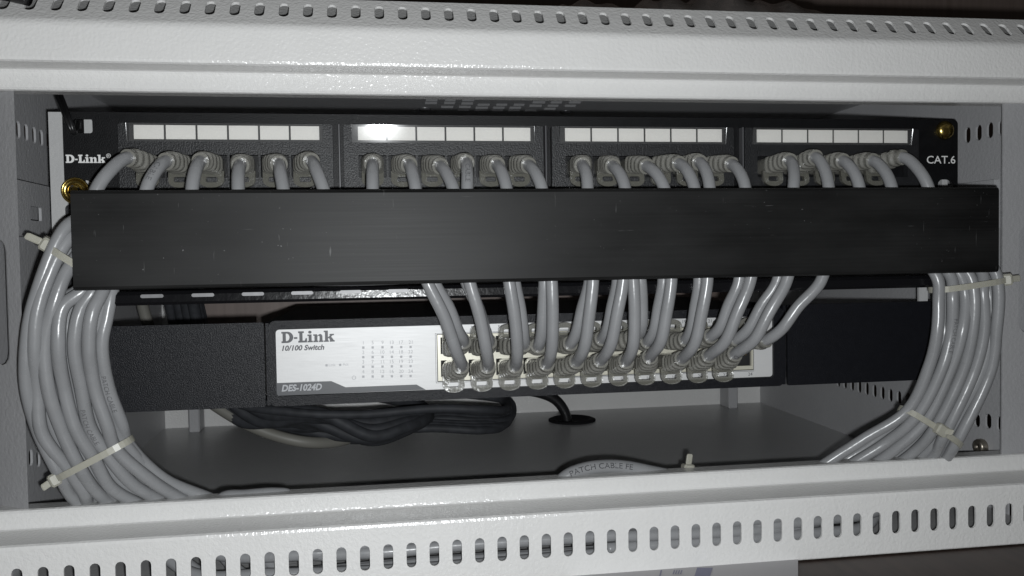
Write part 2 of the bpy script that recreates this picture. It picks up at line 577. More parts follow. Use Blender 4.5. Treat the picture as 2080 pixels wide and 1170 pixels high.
# ------------------------------------------------------------------ cabinet
YF, YL = -0.0235, -0.0455
ZT0, ZT1 = .0058, .0157                                    # lip above the opening
ZB0, ZB1 = -.1893, -.1985                                  # lip below the opening
X0, X1 = CX - .312, CX + .312
cab = empty('rack_cabinet', (CX, 0, DESK), 'white steel rack cabinet with slotted front rails, open at the front', 'cabinet')

# top fascia: recessed lip, ledge, tall face, bend, sloping slotted strip
zt_face = U(1040, 57, YL).z
slope = math.radians(47)
bend = [(YL + .0065 * (1 - math.cos(a)), zt_face - .0045 + .0065 * math.sin(a)) for a in [math.radians(5.5 * k) for k in range(0, 9)]]
sl0 = V((0, bend[-1][0], bend[-1][1]))
sdir = V((0, math.cos(slope), math.sin(slope)))
SLEN = (UP(1090, 11, sl0, V((0, -math.sin(slope), math.cos(slope)))) - V((UP(1090, 11, sl0, V((0, -math.sin(slope), math.cos(slope)))).x, sl0.y, sl0.z))).dot(sdir)
m = MB()
prof = [(YF + .012, ZT0 + .0004), (YF + .0018, ZT0), (YF + .0006, ZT0 + .0004), (YF, ZT0 + .0014), (YF, ZT1 - .0014), (YF - .0004, ZT1 - .0004), (YF - .0015, ZT1), (YL + .0014, ZT1 - .0012), (YL + .0004, ZT1 - .0006), (YL, ZT1 + .0006)] + bend
extrude_profile(m, prof, X0, X1, -.0012)
sn = V((0, -math.sin(slope), math.cos(slope)))             # outward normal of the sloping strip
def slopemap(u, v, d):
    return V((u, sl0.y, sl0.z)) + sdir * v - sn * d
ux0 = UP(911.5, 29.5, sl0, sn); ux1 = UP(1486.5, 48, sl0, sn)
pitch = (ux1.x - ux0.x) / 13
vc = (ux0 - V((ux0.x, sl0.y, sl0.z))).dot(sdir)
holes = []
k = -20
while ux0.x + k * pitch < X1 - .01:
    x = ux0.x + k * pitch
    if x > X0 + .01: holes.append(stadium(x, vc, .00225, .0056))
    k += 1
plate(m, rect(X0, 0, X1, SLEN), holes, slopemap, .0012)
m.build('top_fascia', white, cab)
# bottom fascia: lip, ledge, slotted face
m = MB()
zb_low = U(1219, 1169, YL - .002).z
YB = YL - .002
prof = [(YF + .014, ZB0 - .0008), (YF + .0018, ZB0), (YF + .0006, ZB0 - .0004), (YF, ZB0 - .0014), (YF, ZB1 + .0014), (YF - .0004, ZB1 + .0004), (YF - .0015, ZB1), (YB + .0016, ZB1 - .0003), (YB + .0004, ZB1 - .0009), (YB, ZB1 - .0022)]
extrude_profile(m, prof, X0, X1, .0012)
b0 = U(1020, 1115, YB); b1 = U(1497.5, 1082, YB)
pitch = (b1.x - b0.x) / 11
holes = []
k = -20
while b0.x + k * pitch < X1 - .01:
    x = b0.x + k * pitch
    if x > X0 + .01: holes.append(stadium(x, b0.z, .0023, .0060))
    k += 1
plate(m, rect(X0, zb_low + .0008, X1, ZB1 - .0022), holes, frontmap(YB), .0012)
extrude_profile(m, [(YB, zb_low + .0008), (YB + .0003, zb_low + .0002), (YB + .001, zb_low), (YB + .02, zb_low)], X0, X1, .0012)
m.build('bottom_fascia', white, cab)

# side posts of the front frame, with a long slot each
for s in (-1, 1):
    xi = CX + s * (.2530 if s < 0 else .2545)
    m = MB()
    ang = math.radians(38 if s < 0 else 8)
    def pm(u, v, d, s=s, xi=xi, ang=ang):
        return V((xi + s * (u * math.cos(ang) + d * math.sin(ang)), YF + .0015 + u * math.sin(ang) - 0 * d + d * math.cos(ang), v))
    zc = U(8, 612, 0).z if s < 0 else U(2074, 565, 0).z
    plate(m, rect(0, ZB0 - .002, .075, ZT0 + .003), [stadium(.0165 if s < 0 else .0175, zc, .0062, .030)], pm, .0014)
    # return edge turned into the cabinet
    plate(m, rect(.015 if s > 0 else .010, ZB0 + .001, .073, ZT0 + .001), [], lambda u, v, d: pm(u, v, d + .016), .0012)
    m.build('side_post', shaded_paint, cab)

# side panels with ventilation slots
ZC, ZFL = .0355, -.2186
YBK = .3257
def side_panel(s, slots, name):
    X = CX + s * .2719
    m = MB()
    fm = lambda u, v, d: V((X + s * d, u, v))
    holes = []
    for px, ya, yb in slots:
        a = UX(px, ya, X); b = UX(px, yb, X)
        holes.append(stadium((a.y + b.y) / 2, (a.z + b.z) / 2, .0026, abs(a.z - b.z) / 2))
    plate(m, rect(-.005, ZFL - .02, YBK, ZC), holes, fm, .0012)
    return m.build(name, shaded_paint, cab)
side_panel(-1, [(37, 245, 282), (53, 251, 287), (69.4, 257, 292), (84, 263, 297), (98, 268, 302), (62.5, 911, 948), (78, 914, 950)], 'side_panel')
far = [(1703, 786), (1716.5, 790), (1731, 794), (1745.5, 798.4), (1760.6, 803), (1776.4, 807.4), (1792.5, 811.7), (1808.7, 816.4), (1826, 820.7), (1844.6, 825)]
side_panel(1, [(1965.5, 258, 291), (1988, 253, 286), (2011, 248, 281), (2034, 242, 276), (1984.6, 840, 868), (2007.5, 840, 871), (2031, 845, 877)] + [(x, y - 27, y) for x, y in far], 'side_panel')
# folded depth brackets on each side panel
XL, XR = CX - .2719, CX + .2719
a = UX(31, 364, XL + .010); b = UX(104, 483, XL + .010)
m = MB()
hx = [UX(61, 418, XL + .010), UX(85, 450, XL + .010)]
fm = lambda u, v, d: V((XL + .010 - d, u, v))
box(m, (XL + .0005, -.0035, a.z - .0012), (XL + .0085, .30, a.z - .0001)); box(m, (XL + .0005, -.0035, b.z + .0001), (XL + .0085, .30, b.z + .0012))
plate(m, rect(-.004, b.z, .30, a.z), [rrect(min(hx[0].y, hx[1].y), hx[1].z, max(hx[0].y, hx[1].y), hx[0].z, .001)], fm, .0014)
m.build('depth_bracket', shaded_paint, cab)
a = UX(2000, 367, XR - .004); b = UX(2033, 462, XR - .004)
m = MB()
fm = lambda u, v, d: V((XR - .004 + d, u, v))
plate(m, rect(.002, b.z, .30, a.z), [], fm, .0035)
m.build('depth_bracket', shaded_paint, cab)

# roof with vent slits, floor with a trough at the front, back panel with a large opening
m = MB()
rows = {62: [(520, 590), (635, 700), (740, 812)], 80: [(515, 587), (630, 695)], 83: [(735, 805)], 91: [(832, 905), (945, 1010), (1050, 1115)], 76: [(1165, 1240), (1275, 1342), (1385, 1455)],
        104: [(612, 685), (720, 790)], 109: [(820, 895), (925, 995), (1025, 1095)], 97: [(1145, 1220), (1255, 1320), (1360, 1425)], 127: [(713, 780), (815, 885), (915, 985), (1018, 1085), (1118, 1185)], 116: [(1235, 1303)]}
holes = []; LOUV = []
for y, xs in rows.items():
    for xa, xb in xs:
        a = UZ(690 + xa / 2.971, 180 + y / 2.971, ZC); b = UZ(690 + xb / 2.971, 180 + y / 2.971, ZC)
        LOUV.append(((a.x + b.x) / 2, (a.y + b.y) / 2, (b.x - a.x) / 2))
        holes.append(stadium((a.x + b.x) / 2, (a.y + b.y) / 2 + .0042, (b.x - a.x) / 2, .0012))
plate(m, rect(XL, YF + .016, XR, YBK), holes, lambda u, v, d: V((u, v, ZC + d)), .0012)
for x, y, h in LOUV:                                       # pressed louvre lips below the vent slits
    z = ZC - .0002
    m.add([(x - h, y - .0016, z), (x + h, y - .0016, z), (x + h, y + .0016, z - .0011), (x - h, y + .0016, z - .0011), (x - h, y + .0020, z), (x + h, y + .0020, z)],
          [(0, 1, 2, 3), (3, 2, 5, 4), (0, 3, 4), (1, 5, 2)])
m.build('roof_panel', shaded_paint, cab)
m = MB()
extrude_profile(m, [(YBK, ZFL), (.050, ZFL), (.0475, ZFL - .001), (.046, ZFL - .003), (.046, DESK + .0016), (YB + .003, DESK + .0016)], XL, XR, -.0012)
m.build('floor_panel', dimmed_paint, cab)
m = MB()
oa = U(260, 615, YBK); ob = U(1490, 600, YBK)
plate(m, rect(XL, ZFL, XR, ZC), [], frontmap(YBK), .0012)
m.build('back_panel', white, cab)
m = MB()
oa = U(380, 615, .262); ob = U(1490, 600, .262)
box(m, (oa.x, .262, -.128), (ob.x, .270, -.06), .0008)
box(m, (oa.x + .05, .270, -.10), (oa.x + .07, YBK, -.08)); box(m, (ob.x - .07, .270, -.10), (ob.x - .05, YBK, -.08))
m.build('added_rear_bar', wood_wall, cab)  # added brown bar, catches the flash where the wall behind stays in shadow
# mounting rails
RAILS = ((CX - .2475, CX - .2255), (CX + .2215, CX + .2395))
for xa, xb in RAILS:
    m = MB()
    zc = [(-.0055 - 0.01588 * k) for k in range(14)]
    hs = [rrect((xa + xb) / 2 - .0045 + .001, z - .0045, (xa + xb) / 2 + .0045 + .001, z + .0045, .0006) for z in zc if z > -.158]
    plate(m, rect(xa, -.168, xb, .0005), hs, frontmap(.0042), .0016)
    box(m, (xa if xa < 0 else xb - .0014, .006, -.168), (xa + .0014 if xa < 0 else xb, .014, .0005))
    m.build('mounting_rail', dimmed_paint, cab)
for px in (393, 1490):
    p = U(px, 820, .300)
    m = MB(); box(m, (p.x - .0045, .300, ZFL + .001), (p.x + .0045, .3215, -.02), .001)
    m.build('rear_rail', shaded_paint, cab)
p = UX(1998, 907, XR)
m = MB(); lathe(m, (p.x - .0002, p.y, p.z), (-1, 0, 0), [(.0046, 0), (.0048, .001), (.0046, .0035), (.0040, .0044), (.0016, .0046), (.0014, .003), (0, .003)], 12)
m.build('bolt', bolt_metal, cab)
p = UZ(1162, 857, ZFL)
m = MB(); lathe(m, (p.x, p.y, ZFL + .0002), (0, 0, 1), [(.0205, 0), (.0205, .0022), (.0185, .003), (.0150, .003), (.0140, .0012), (.001, .0010)], 32)
GROM = V((p.x, p.y, ZFL))
m.build('cable_grommet', rubber, cab)
for px, py in ((863, 220), (1149, 226)):
    p = UZ(px, py, ZC)
    m = MB(); lathe(m, (p.x, p.y, ZC - .0001), (0, 0, -1), [(.0048, 0), (.0044, .0014), (.002, .0022), (0, .0023)], 16)
    m.build('screw_head', silver_dull, cab)

# ------------------------------------------------------------------ patch panel
pp = empty('patch_bay', (0, 0, -.02225), 'black rack patch panel with four white label strips, above the long black cover', 'patch panel')
PW = .2413
m = MB()
outl = rrect(-PW, -.0445, PW, 0, .0022)
slots = [rrect(-.2365, -.0105, -.2275, -.0035, .0012), stadium(.2335, -.0370, .0048, .0032), stadium(-.2335, -.0365, .0048, .0032)]
holes4 = []
plate(m, outl, slots, frontmap(0), .0018)
box(m, (-.2145, .0018, -.0435), (.2145, .030, -.0015))
m.build('faceplate', black_plastic, pp)
LBL = [(268, 650), (725, 1080), (1147, 1470), (1538, 1848)]
PORT = []
YB1 = -.0046                                               # face of the port blocks
for bi, (la, lb) in enumerate(LBL):
    xa = U(la, 270, YB1 - .001).x; xb = U(lb, 270, YB1 - .001).x
    pw = (xb - xa) / 6
    ctr = [xa + pw * (k + .5) for k in range(6)]
    PORT.append(ctr)
    bx0, bx1 = xa - .0068, xb + .0062
    m = MB()
    zt, zb = -.0058, -.0420
    zport = -.0268
    hs = [rrect(c - .0070, zport - .0060, c + .0070, zport + .0054, .0006) for c in ctr]
    hs += [rect(xa - .0025, -.01475, xb + .0012, -.0062)]
    plate(m, rrect(bx0, zb, bx1, zt, .0012), hs, frontmap(YB1), .0042)
    # thin joints between the jack modules, as proud ribs
    for k in range(5):
        xx = xa + pw * (k + 1)
        box(m, (xx - .00025, YB1 - .0004, zb + .006), (xx + .00025, YB1 + .0001, -.0172))
    blk = m.build('port_block', block_plastic, pp)
    m = MB()
    box(m, (xa - .002, YB1 + .0011, -.0146), (xb + .001, YB1 + .003, -.0064))
    m.build('label_tray', dark_hole, blk)
    m = MB()
    for k in range(6):
        box(m, (xa + pw * k + .0005, YB1 + .0004, -.0137), (xa + pw * (k + 1) - .0005, YB1 + .0009, -.0068))
    m.build('paper_labels', paper, blk)
    m = MB()                                               # clear strip that holds the labels, leaning back a little
    z0, z1 = -.0150, -.0061
    y0, y1 = YB1 - .0005, YB1 - .0020
    x0, x1 = xa - .0026, xb + .0014
    m.add([(x0, y0, z0), (x1, y0, z0), (x1, y1, z1), (x0, y1, z1), (x0, y0 + .0004, z0), (x1, y0 + .0004, z0), (x1, y1 + .0004, z1), (x0, y1 + .0004, z1)],
          [(0, 1, 2, 3), (7, 6, 5, 4), (0, 4, 5, 1), (1, 5, 6, 2), (2, 6, 7, 3), (3, 7, 4, 0)])
    m.build('clear_strip', clear_cover, blk)
    m = MB()
    for k in range(6):
        box(m, (ctr[k] - .006, .0003, zport - .0054), (ctr[k] + .006, .0012, zport + .005))
    m.build('jack', dark_hole, blk)
# raised seams between the blocks
for px in (690, 1108, 1507):
    x = U(px, 320, -.003).x
    m = MB(); box(m, (x - .0004, -.0050, -.0440), (x + .0004, 0, -.0056), .0002)
    m.build('block_seam', seam_mat, pp)
NF = V((0, -1, 0)); XX = V((1, 0, 0)); ZZ = V((0, 0, 1))
m = MB()
p = U(134, 331, 0); q = U(215, 331, 0)
put_logo(m, p, XX, ZZ, NF, (q.x - p.x) / 4.6)
r_ = U(216, 321, 0)
put_text(m, '®', r_, XX, ZZ, NF, .0030)
m.build('maker_lettering', white_ink, pp)
m = MB()
p = U(1882, 332, 0); q = U(1940, 332, 0)
put_text(m, 'CAT.6', p, XX, ZZ, NF, .0062, bold=.004, width=q.x - p.x)
m.build('grade_lettering', white_ink, pp)
def screw(px, py, R, washer, parent, Y=0.0, matl=None):
    p = U(px, py, Y)
    m = MB()
    if washer:
        lathe(m, (p.x, Y - .0002, p.z), (0, -1, 0), [(R, 0), (R, .0008), (R * .93, .0013), (R * .84, .0009), (R * .80, .0004), (R * .5, .0005), (R * .46, .002), (R * .3, .0028), (0, .0030)], 32)
    else:
        lathe(m, (p.x, Y - .0002, p.z), (0, -1, 0), [(R, 0), (R, .0006), (R * .93, .0016), (R * .72, .0027), (R * .4, .0033), (0, .0035)], 28)
    s = m.build('screw', matl or brass, parent)
    m = MB()
    h = R * (.42 if washer else .5)
    d = .0030 if washer else .0034
    for an in (20, 110):
        c, sn_ = math.cos(math.radians(an)), math.sin(math.radians(an))
        ux = V((c, 0, sn_)); uz = V((-sn_, 0, c)); o = V((p.x, Y - d, p.z)); t = R * .11
        pts = [o - ux * h - uz * t, o + ux * h - uz * t, o + ux * h + uz * t, o - ux * h + uz * t]
        m.add(pts + [q + V((0, .0012, 0)) for q in pts], [(0, 1, 2, 3), (0, 4, 5, 1), (1, 5, 6, 2), (2, 6, 7, 3), (3, 7, 4, 0)])
    m.build('cross_recess', dark_hole, s)
screw(1918, 265, .0054, False, pp)
screw(154, 388, .0066, True, pp)

# ------------------------------------------------------------------ cable manager with its long cover
cm = empty('cable_manager', (0, -.02, -.0667), 'horizontal cable manager with a long scuffed black cover across the rack', 'cable manager')
YC, CL, CRR, CT, CB = -.0535, -.2215, .2257, -.0426, -.0863
m = MB()
prof = [(YC + .006, CT + .0002), (YC + .0016, CT), (YC + .0005, CT - .0005), (YC, CT - .0016), (YC, CB + .0016), (YC + .0005, CB + .0005), (YC + .0016, CB), (YC + .006, CB - .0002)]
extrude_profile(m, prof, CL, CRR, .0014)
m.build('cover', cover_mat, cm)
m = MB()
plate(m, rrect(-PW, -.0883, PW, -.0455, .002), [], frontmap(0), .0018)
m.build('base_plate', black_steel, cm)
m = MB()                                                   # lower flange with oval cable slots
hs = []
x = U(310, 592, -.02).x
while x < .22:
    hs.append(stadium(x, -.020, .0060, .0085)); x += .0222
ZFN = -.0885
plate(m, rect(-PW, -.038, PW, 0), hs, lambda u, v, d: V((u, v, ZFN - d)), .0014)
extrude_profile(m, [(-.038, ZFN), (-.0392, ZFN - .0003), (-.040, ZFN - .0011), (-.0402, ZFN - .0040), (-.0396, ZFN - .0046)], -PW, PW, -.0012)
fl = m.build('lower_flange', black_gloss, cm)
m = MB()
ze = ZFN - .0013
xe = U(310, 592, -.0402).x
while xe < -.08:                                            # pale insets painted as light showing in the flange slots
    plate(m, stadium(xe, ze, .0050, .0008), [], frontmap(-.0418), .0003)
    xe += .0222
m.build('slot_light_insets', slot_light_mat, fl)

# ------------------------------------------------------------------ network switch
SX, YS, ZS = -.0059, .0011, -.1053
sw = empty('network_switch', (SX, YS, ZS - .022), 'black rack network switch with a silver front plate and two rows of ports', 'network switch')
m = MB()
box(m, (SX - .1395, YS + .010, ZS - .0438), (SX + .1395, YS + .150, ZS - .0002), .0012)
m.build('body', crinkle, sw)
PL, PR, PT, PBt = -.1429, .1281, -.1098, -.1442
m = MB()
plate(m, rrect(SX - .140, ZS - .044, SX + .140, ZS, .003), [rrect(PL, PBt, PR, PT, .0018)], frontmap(YS - .001), .012)
m.build('bezel', crinkle, sw)
# port geometry
pa = U(918, 720, 0).x; pb = U(1458, 720, 0).x
SPX = [pa + (pb - pa) / 10 * k for k in range(12)]
ZU, ZL = -.1209, -.1331
m = MB()
jx0, jx1 = SPX[0] - .0078, SPX[11] + .0072
jz0, jz1 = -.1400, -.1147
plate(m, rrect(PL + .0002, PBt + .0002, PR - .0002, PT - .0002, .0017), [rect(jx0, jz0, jx1, jz1)], frontmap(YS + .0004), .0012)
fp = m.build('front_plate', silver, sw)
m = MB()
hs = []
for x in SPX:
    for z in (ZU, ZL):
        hs.append(rect(x - .0058, z - .0044, x + .0058, z + .0044))
plate(m, rect(jx0 + .0004, jz0 + .0004, jx1 - .0004, jz1 - .0004), hs, frontmap(YS + .0008), .002)
pbk = m.build('port_bank', jack_beige, sw)
m = MB(); box(m, (jx0, YS + .006, jz0), (jx1, YS + .0075, jz1)); m.build('port_interior', dark_hole, pbk)
m = MB()
for x, z in ((SPX[11], ZL),):
    for k in range(8):
        box(m, (x - .0040 + k * .00105, YS + .003, z + .0012), (x - .0036 + k * .00105, YS + .0055, z + .0038))
m.build('contact_pins', gold, pbk)
# printing on the plate
NP = V((0, -1, 0)); YP = YS + .0004
m = MB()
p = U(572, 697, YP); q = U(680, 693, YP)
put_logo(m, p, XX, ZZ, NP, (q.x - p.x) / 4.6)
p = U(573, 712.5, YP); q = U(658, 710, YP)
put_text(m, '10/100 Switch', p, XX, ZZ, NP, .0037, bold=.034, shear=.22, width=q.x - p.x)
m.build('maker_lettering', grey_ink, fp)
def P2(px, py): return U(px, py, YP)
m = MB()
pts = [P2(561, 778), P2(673, 774), P2(702, 786.5), P2(846, 781), P2(865, 791.5), P2(566, 803.8), P2(562, 801)]
pts = [V((p.x, YP - .0002, p.z)) for p in pts]
m.add(pts, [tuple(reversed(range(len(pts))))])
band = m.build('model_band', label_grey, fp)
m = MB()
p = P2(572.5, 794.5); q = P2(653, 791)
put_text(m, 'DES-1024D', V((p.x, YP - .0003, p.z)), XX, ZZ, NP, .0046, bold=.034, shear=.2, width=q.x - p.x)
m.build('model_lettering', model_ink, band)
m = MB()
colx = [738, 757, 777, 796, 815, 834]
rowy = [697, 716.5, 736, 756]
def sq(p, h):
    o = V((p.x, YP - .0002, p.z))
    m.add([o + V((-h, 0, -h)), o + V((h, 0, -h)), o + V((h, 0, h)), o + V((-h, 0, h))], [(0, 1, 2, 3)])
for ci, cx in enumerate(colx):
    for ri, ry in enumerate(rowy):
        dy = -.038 * (cx - 738)
        p = P2(cx, ry + 2.5 + dy * .35)
        put_text(m, str(ci * 4 + ri + 1), p, XX, ZZ, NP, .0026, center=True)
        sq(P2(cx, ry + 9.0 + dy * .35), .0006)
p = P2(719, 770)
put_text(m, 'Link', P2(668, 744), XX, ZZ, NP, .0021)
put_text(m, 'Act', P2(696, 743), XX, ZZ, NP, .0021)
sq(P2(663.5, 742), .0006); sq(P2(691, 741), .0006)
ring = [(math.cos(math.radians(a)), math.sin(math.radians(a))) for a in range(125, 416, 15)]
o = P2(719, 767); o.y = YP - .00025
vs = []
for c, s in ring: vs += [o + V((c * .0011, 0, s * .0011)), o + V((c * .0008, 0, s * .0008))]
m.add(vs, [(2 * i, 2 * i + 1, 2 * i + 3, 2 * i + 2) for i in range(len(ring) - 1)])
m.add([o + V((-.00015, 0, .0002)), o + V((.00015, 0, .0002)), o + V((.00015, 0, .0013)), o + V((-.00015, 0, .0013))], [(0, 1, 2, 3)])
m.build('indicator_print', faint_ink, fp)
m = MB()
for k in range(12):
    put_text(m, str(2 * k + 2), V((SPX[k] + .0048, YP, PBt + .0012)), XX, ZZ, NP, .0026, center=True)
    put_text(m, str(2 * k + 1), V((SPX[k] - .004, YP, PT - .0028)), XX, ZZ, NP, .0026, center=True)
# thin printed frame round the left end of the port bank
fx = jx0 - .0006
for a, b in (((fx - .0002, jz0 - .0006), (fx, jz1 + .0006)), ((fx, jz0 - .0006), (jx1, jz0 - .0004)), ((fx, jz1 + .0004), (jx1, jz1 + .0006))):
    m.add([V((a[0], YP - .0002, a[1])), V((b[0], YP - .0002, a[1])), V((b[0], YP - .0002, b[1])), V((a[0], YP - .0002, b[1]))], [(0, 1, 2, 3)])
m.build('port_numbers', grey_ink, fp)
# rack ears
for s in (-1, 1):
    m = MB()
    xa = SX + s * .1425; xb = s * PW
    zt, zb = ZS + (-.0007 if s < 0 else .0015), ZS - .0440
    hs = []
    for z in (-.0075, -.037):
        hs.append(stadium(s * .2365, ZS + z, .0038, .0028))
    plate(m, rrect(min(xa, xb), zb, max(xa, xb), zt, .001), hs, frontmap(YS - .0005), .0018)
    box(m, (SX + s * .1402, YS + .0005, zb + .0005), (SX + s * .1418, YS + .06, zt - .0005))
    ear = m.build('rack_ear', crinkle, sw)
    if s > 0:
        for z in (-.0075, -.037):
            mm = MB(); lathe(mm, (.2395, YS - .0006, ZS + z), (0, -1, 0), [(.0032, 0), (.003, .0012), (.0018, .0020), (0, .0021)], 16)
            mm.build('screw', silver_dull, ear)

# ------------------------------------------------------------------ plugs and patch cables
CABR = .00305
def boot_rings(path, F, w0, h0, r1, i0, i1):
    """ridged strain relief from a square body to a round tail along the cable"""
    rings = []
    n = 20
    for i in range(i0, i1 + 1):
        q = (i - i0) / max(1, i1 - i0)
        t, a, b = F[i]
        body = q < .42
        k = 0 if body else (q - .42) / .58
        w = w0 * (1 - k) + r1 * k; h = h0 * (1 - k) + r1 * k
        if not body:
            k = min(1, k * 1.08)
            z = min(1, max(-1, 3 * math.sin(k * 8 * math.pi)))    # stacked collars
            w = w0 * (1 - k) + r1 * k + .00042 * z; h = h0 * (1 - k) + r1 * k + .00042 * z
        e = 4.5 * (1 - k) + 2.1 * k
        ring = []
        for j in range(n):
            an = 2 * math.pi * j / n + math.pi / n
            c, s = math.cos(an), math.sin(an)
            d = (abs(c) ** e + abs(s) ** e) ** (-1 / e)
            ring.append(path[i] + b * (w * c * d) + a * (h * s * d))
        rings.append(ring)
    return rings
def make_patch(name, X, Z, YS0, pts, down, label, group, printing=None, r=CABR):
    """one cable end: plug with its hood, and the cable that runs on from it"""
    root = empty(name, (X, YS0, Z), label, 'cable', group)
    path = spline([V((X, YS0 + .006, Z)), V((X, YS0 - .004, Z)), V((X, YS0 - .011, Z))] + pts, .0014)
    # cable proper starts inside the plug
    i0 = next(i for i, p in enumerate(path) if p.y < YS0 - .006)
    m = MB(); tube(m, path[i0:], r, 12)
    jacket = m.build('cable_jacket', cable_grey, root)
    acc = 0; head = [path[0]]
    for a_, b_ in zip(path, path[1:]):
        acc += (b_ - a_).length; head.append(b_)
        if acc > .0340: break
    fine = resample(head, .0005)
    F = frames(fine)
    m = MB(); sweep(m, boot_rings(fine, F, .0053, .0044, .0041, 1, len(fine) - 1), True)
    plug = m.build('plug', clear_boot, root)
    sg = -1 if down else 1
    m = MB()
    tilt = .35
    zz = Z + sg * .0030
    yy = YS0 - .0085
    def hm(u, v, d):
        return V((X + u, yy - v * tilt * 0 + d - v * .20, zz + sg * v))
    wv = .0056 + random.uniform(-.0003, .0003)
    outer = [(-wv, 0), (wv, 0), (wv, .0050)] + arcp(0, .0050, wv, .0034, 0, 180, 8)[1:-1] + [(-wv, .0050)]
    plate(m, outer, [rrect(-.0028, .0030, .0028, .0056, .0008)], hm, .0024)
    m.build('latch_hood', clear_hood, plug)
    if printing:
        for s, s0, size, flip in printing:
            m = MB(); text_on_tube(m, s, path, r, s0, size, flip); m.build('jacket_print', print_soft, jacket)
    return root, path

EXIT = [(258, 321), (337, 328), (407, 328), (488, 335), (567, 334), (633, 328), (757, 333), (831, 335), (895, 338), (947, 331), (1010, 336), (1074, 336),
        (1183, 336), (1245, 338), (1314, 338), (1380, 333), (1421, 330), (1486, 334), (1604, 327), (1657, 320), (1712, 327), (1773, 327), (1835, 320)]
EDGE = [195, 297, 390, 484, 576, 658, 757, 845, 922, 949, 1030, 1102, 1194, 1271, 1351, 1412, 1442, 1515, 1611, 1684, 1747, 1813, 1888]
PORTS = PORT[0] + PORT[1] + PORT[2] + PORT[3][:5]
ordn = ['first', 'second', 'third', 'fourth', 'fifth', 'sixth']
blkn = ['leftmost', 'second', 'third', 'rightmost']
random.seed(11)
def lerp2(a, b, t): return (a[0] + (b[0] - a[0]) * t, a[1] + (b[1] - a[1]) * t)
def left_strand(t, lay):
    dy = (-.0032, .0034)[lay] + random.uniform(-.0006, .0006)
    jx = random.uniform(-2, 2)
    P = []
    if t < .30:
        k = t / .30
        P.append(U(190, 440 + 60 * k, -.030 + dy)); A = (138 + 4 * k, 458 + 92 * k)
        P.append(U(*A, -.040 + dy))
    else:
        k = (t - .30) / .70
        P.append(U(190 + 60 * k, 505, -.030 + dy)); A = (158 + 70 * k, 585 + 4 * k)
        P.append(U(*A, -.0415 + dy))
    for (a, b, Y) in (((66, 610), (213, 640), -.045), ((54, 700), (208, 700), -.044), ((58, 790), (219, 790), -.038), ((78, 880), (243, 860), -.031), ((124, 960), (262, 900), -.025), ((150, 1005), (335, 972), -.017), ((172, 1036), (430, 1016), -.008)):
        q = lerp2(a, b, t + random.uniform(-.036, .036))
        P.append(U(q[0] + jx, q[1], Y + dy + random.uniform(-.0022, .0022)))
    e = P[-1]
    zt = -.2085 - random.random() * .019; yt = -.032 + random.uniform(-.008, .006)
    P += [V((e.x + .022, -.010 + dy, -.2065)), V((e.x + .050, yt + .008, zt)), V((e.x + .085, yt, zt)), V((e.x * .4 + .02, yt, zt + random.uniform(-.003, .003))), V((.10 + random.uniform(-.06, .06), yt, zt))]
    return P
def right_strand(t, lay):
    dy = (-.0032, .0034)[lay] + random.uniform(-.0006, .0006)
    jx = random.uniform(-2, 2)
    P = [U(1840 + 90 * t, 500, -.030 + dy)]
    for (a, b, Y) in (((1904, 563), (2014, 545), -.040), ((1909, 610), (2024, 590), -.042), ((1902, 680), (2026, 668), -.042), ((1884, 745), (2006, 755), -.038), ((1838, 832), (1938, 896), -.028), ((1756, 893), (1925, 930), -.018), ((1672, 948), (1905, 962), -.008)):
        q = lerp2(a, b, t + random.uniform(-.036, .036))
        P.append(U(q[0] + jx, q[1], Y + dy + random.uniform(-.0022, .0022)))
    e = P[-1]
    zt = -.2085 - random.random() * .019; yt = -.032 + random.uniform(-.008, .006)
    P += [V((e.x - .022, -.010 + dy, -.2065)), V((e.x - .050, yt + .008, zt)), V((e.x - .085, yt, zt)), V((.05 + random.uniform(-.05, .05), yt, zt + random.uniform(-.003, .003)))]
    return P
order_l = [0, 2, 1, 4, 3, 6, 5, 8, 7, 10, 9, 11]
for i in range(23):
    X = PORTS[i]
    ex = U(*EXIT[i], -.029)
    ed = U(EDGE[i], 388, -.0425)
    bi, k = i // 6, i % 6
    left = i < 12
    mid = ex.lerp(ed, .5) + V((0, -.0028, .0012))
    pts = [ex, mid, ed, ed + V(((ed.x - ex.x) * .25, .001, -.010))]
    sgn = -1 if left else 1
    j = i if left else 22 - i
    t = order_l[j] / 11.0 if left else 1 - j / 10.0
    st = left_strand(t, j % 2) if left else right_strand(t, j % 2)
    zm = -.056 - (j % 6) * .0042
    xs = st[0].x
    xa = ed.x + sgn * .018
    if (xa - xs) * sgn < -.012:
        pts.append(V((xa, -.030, zm)))
        pts.append(V((xs - sgn * .014, -.029 - (j % 3) * .004, zm)))
    pr = []
    if i in (1, 9): pr.append(('CABLE', .043, .0034, False))
    if left and order_l[j] in (7, 11): pr.append(('PATCH CABLE', 'b', .0030, False))
    if not left and j in (3, 8): pr.append(('PATCH CABLE', 'b', .0030, False))
    full = pts + st
    pp_ = []
    for s, s0, size, flip in pr:
        if s0 == 'b':
            tmp = spline([V((X, .006, -.0268))] + full, .0014)
            tgt = U(lerp2((58, 700), (208, 700), t)[0], random.choice([700, 760, 830]), -.042) if left else U(1950, random.choice([640, 700, 800]), -.040)
            zz_ = tgt.z
            L = 0; best = None
            for a, b in zip(tmp, tmp[1:]):
                L += (b - a).length
                if b.z < zz_ and abs(b.x) > .17: best = L; break
            if best: pp_.append((s, best, size, flip))
        else: pp_.append((s, s0, size, flip))
    make_patch('patch_cable', X, -.0268, 0.0, full, True,
               f'grey patch cable in {ordn[k]} port from the left under the {blkn[bi]} white label strip',
               'patch cables in the upper panel', pp_)

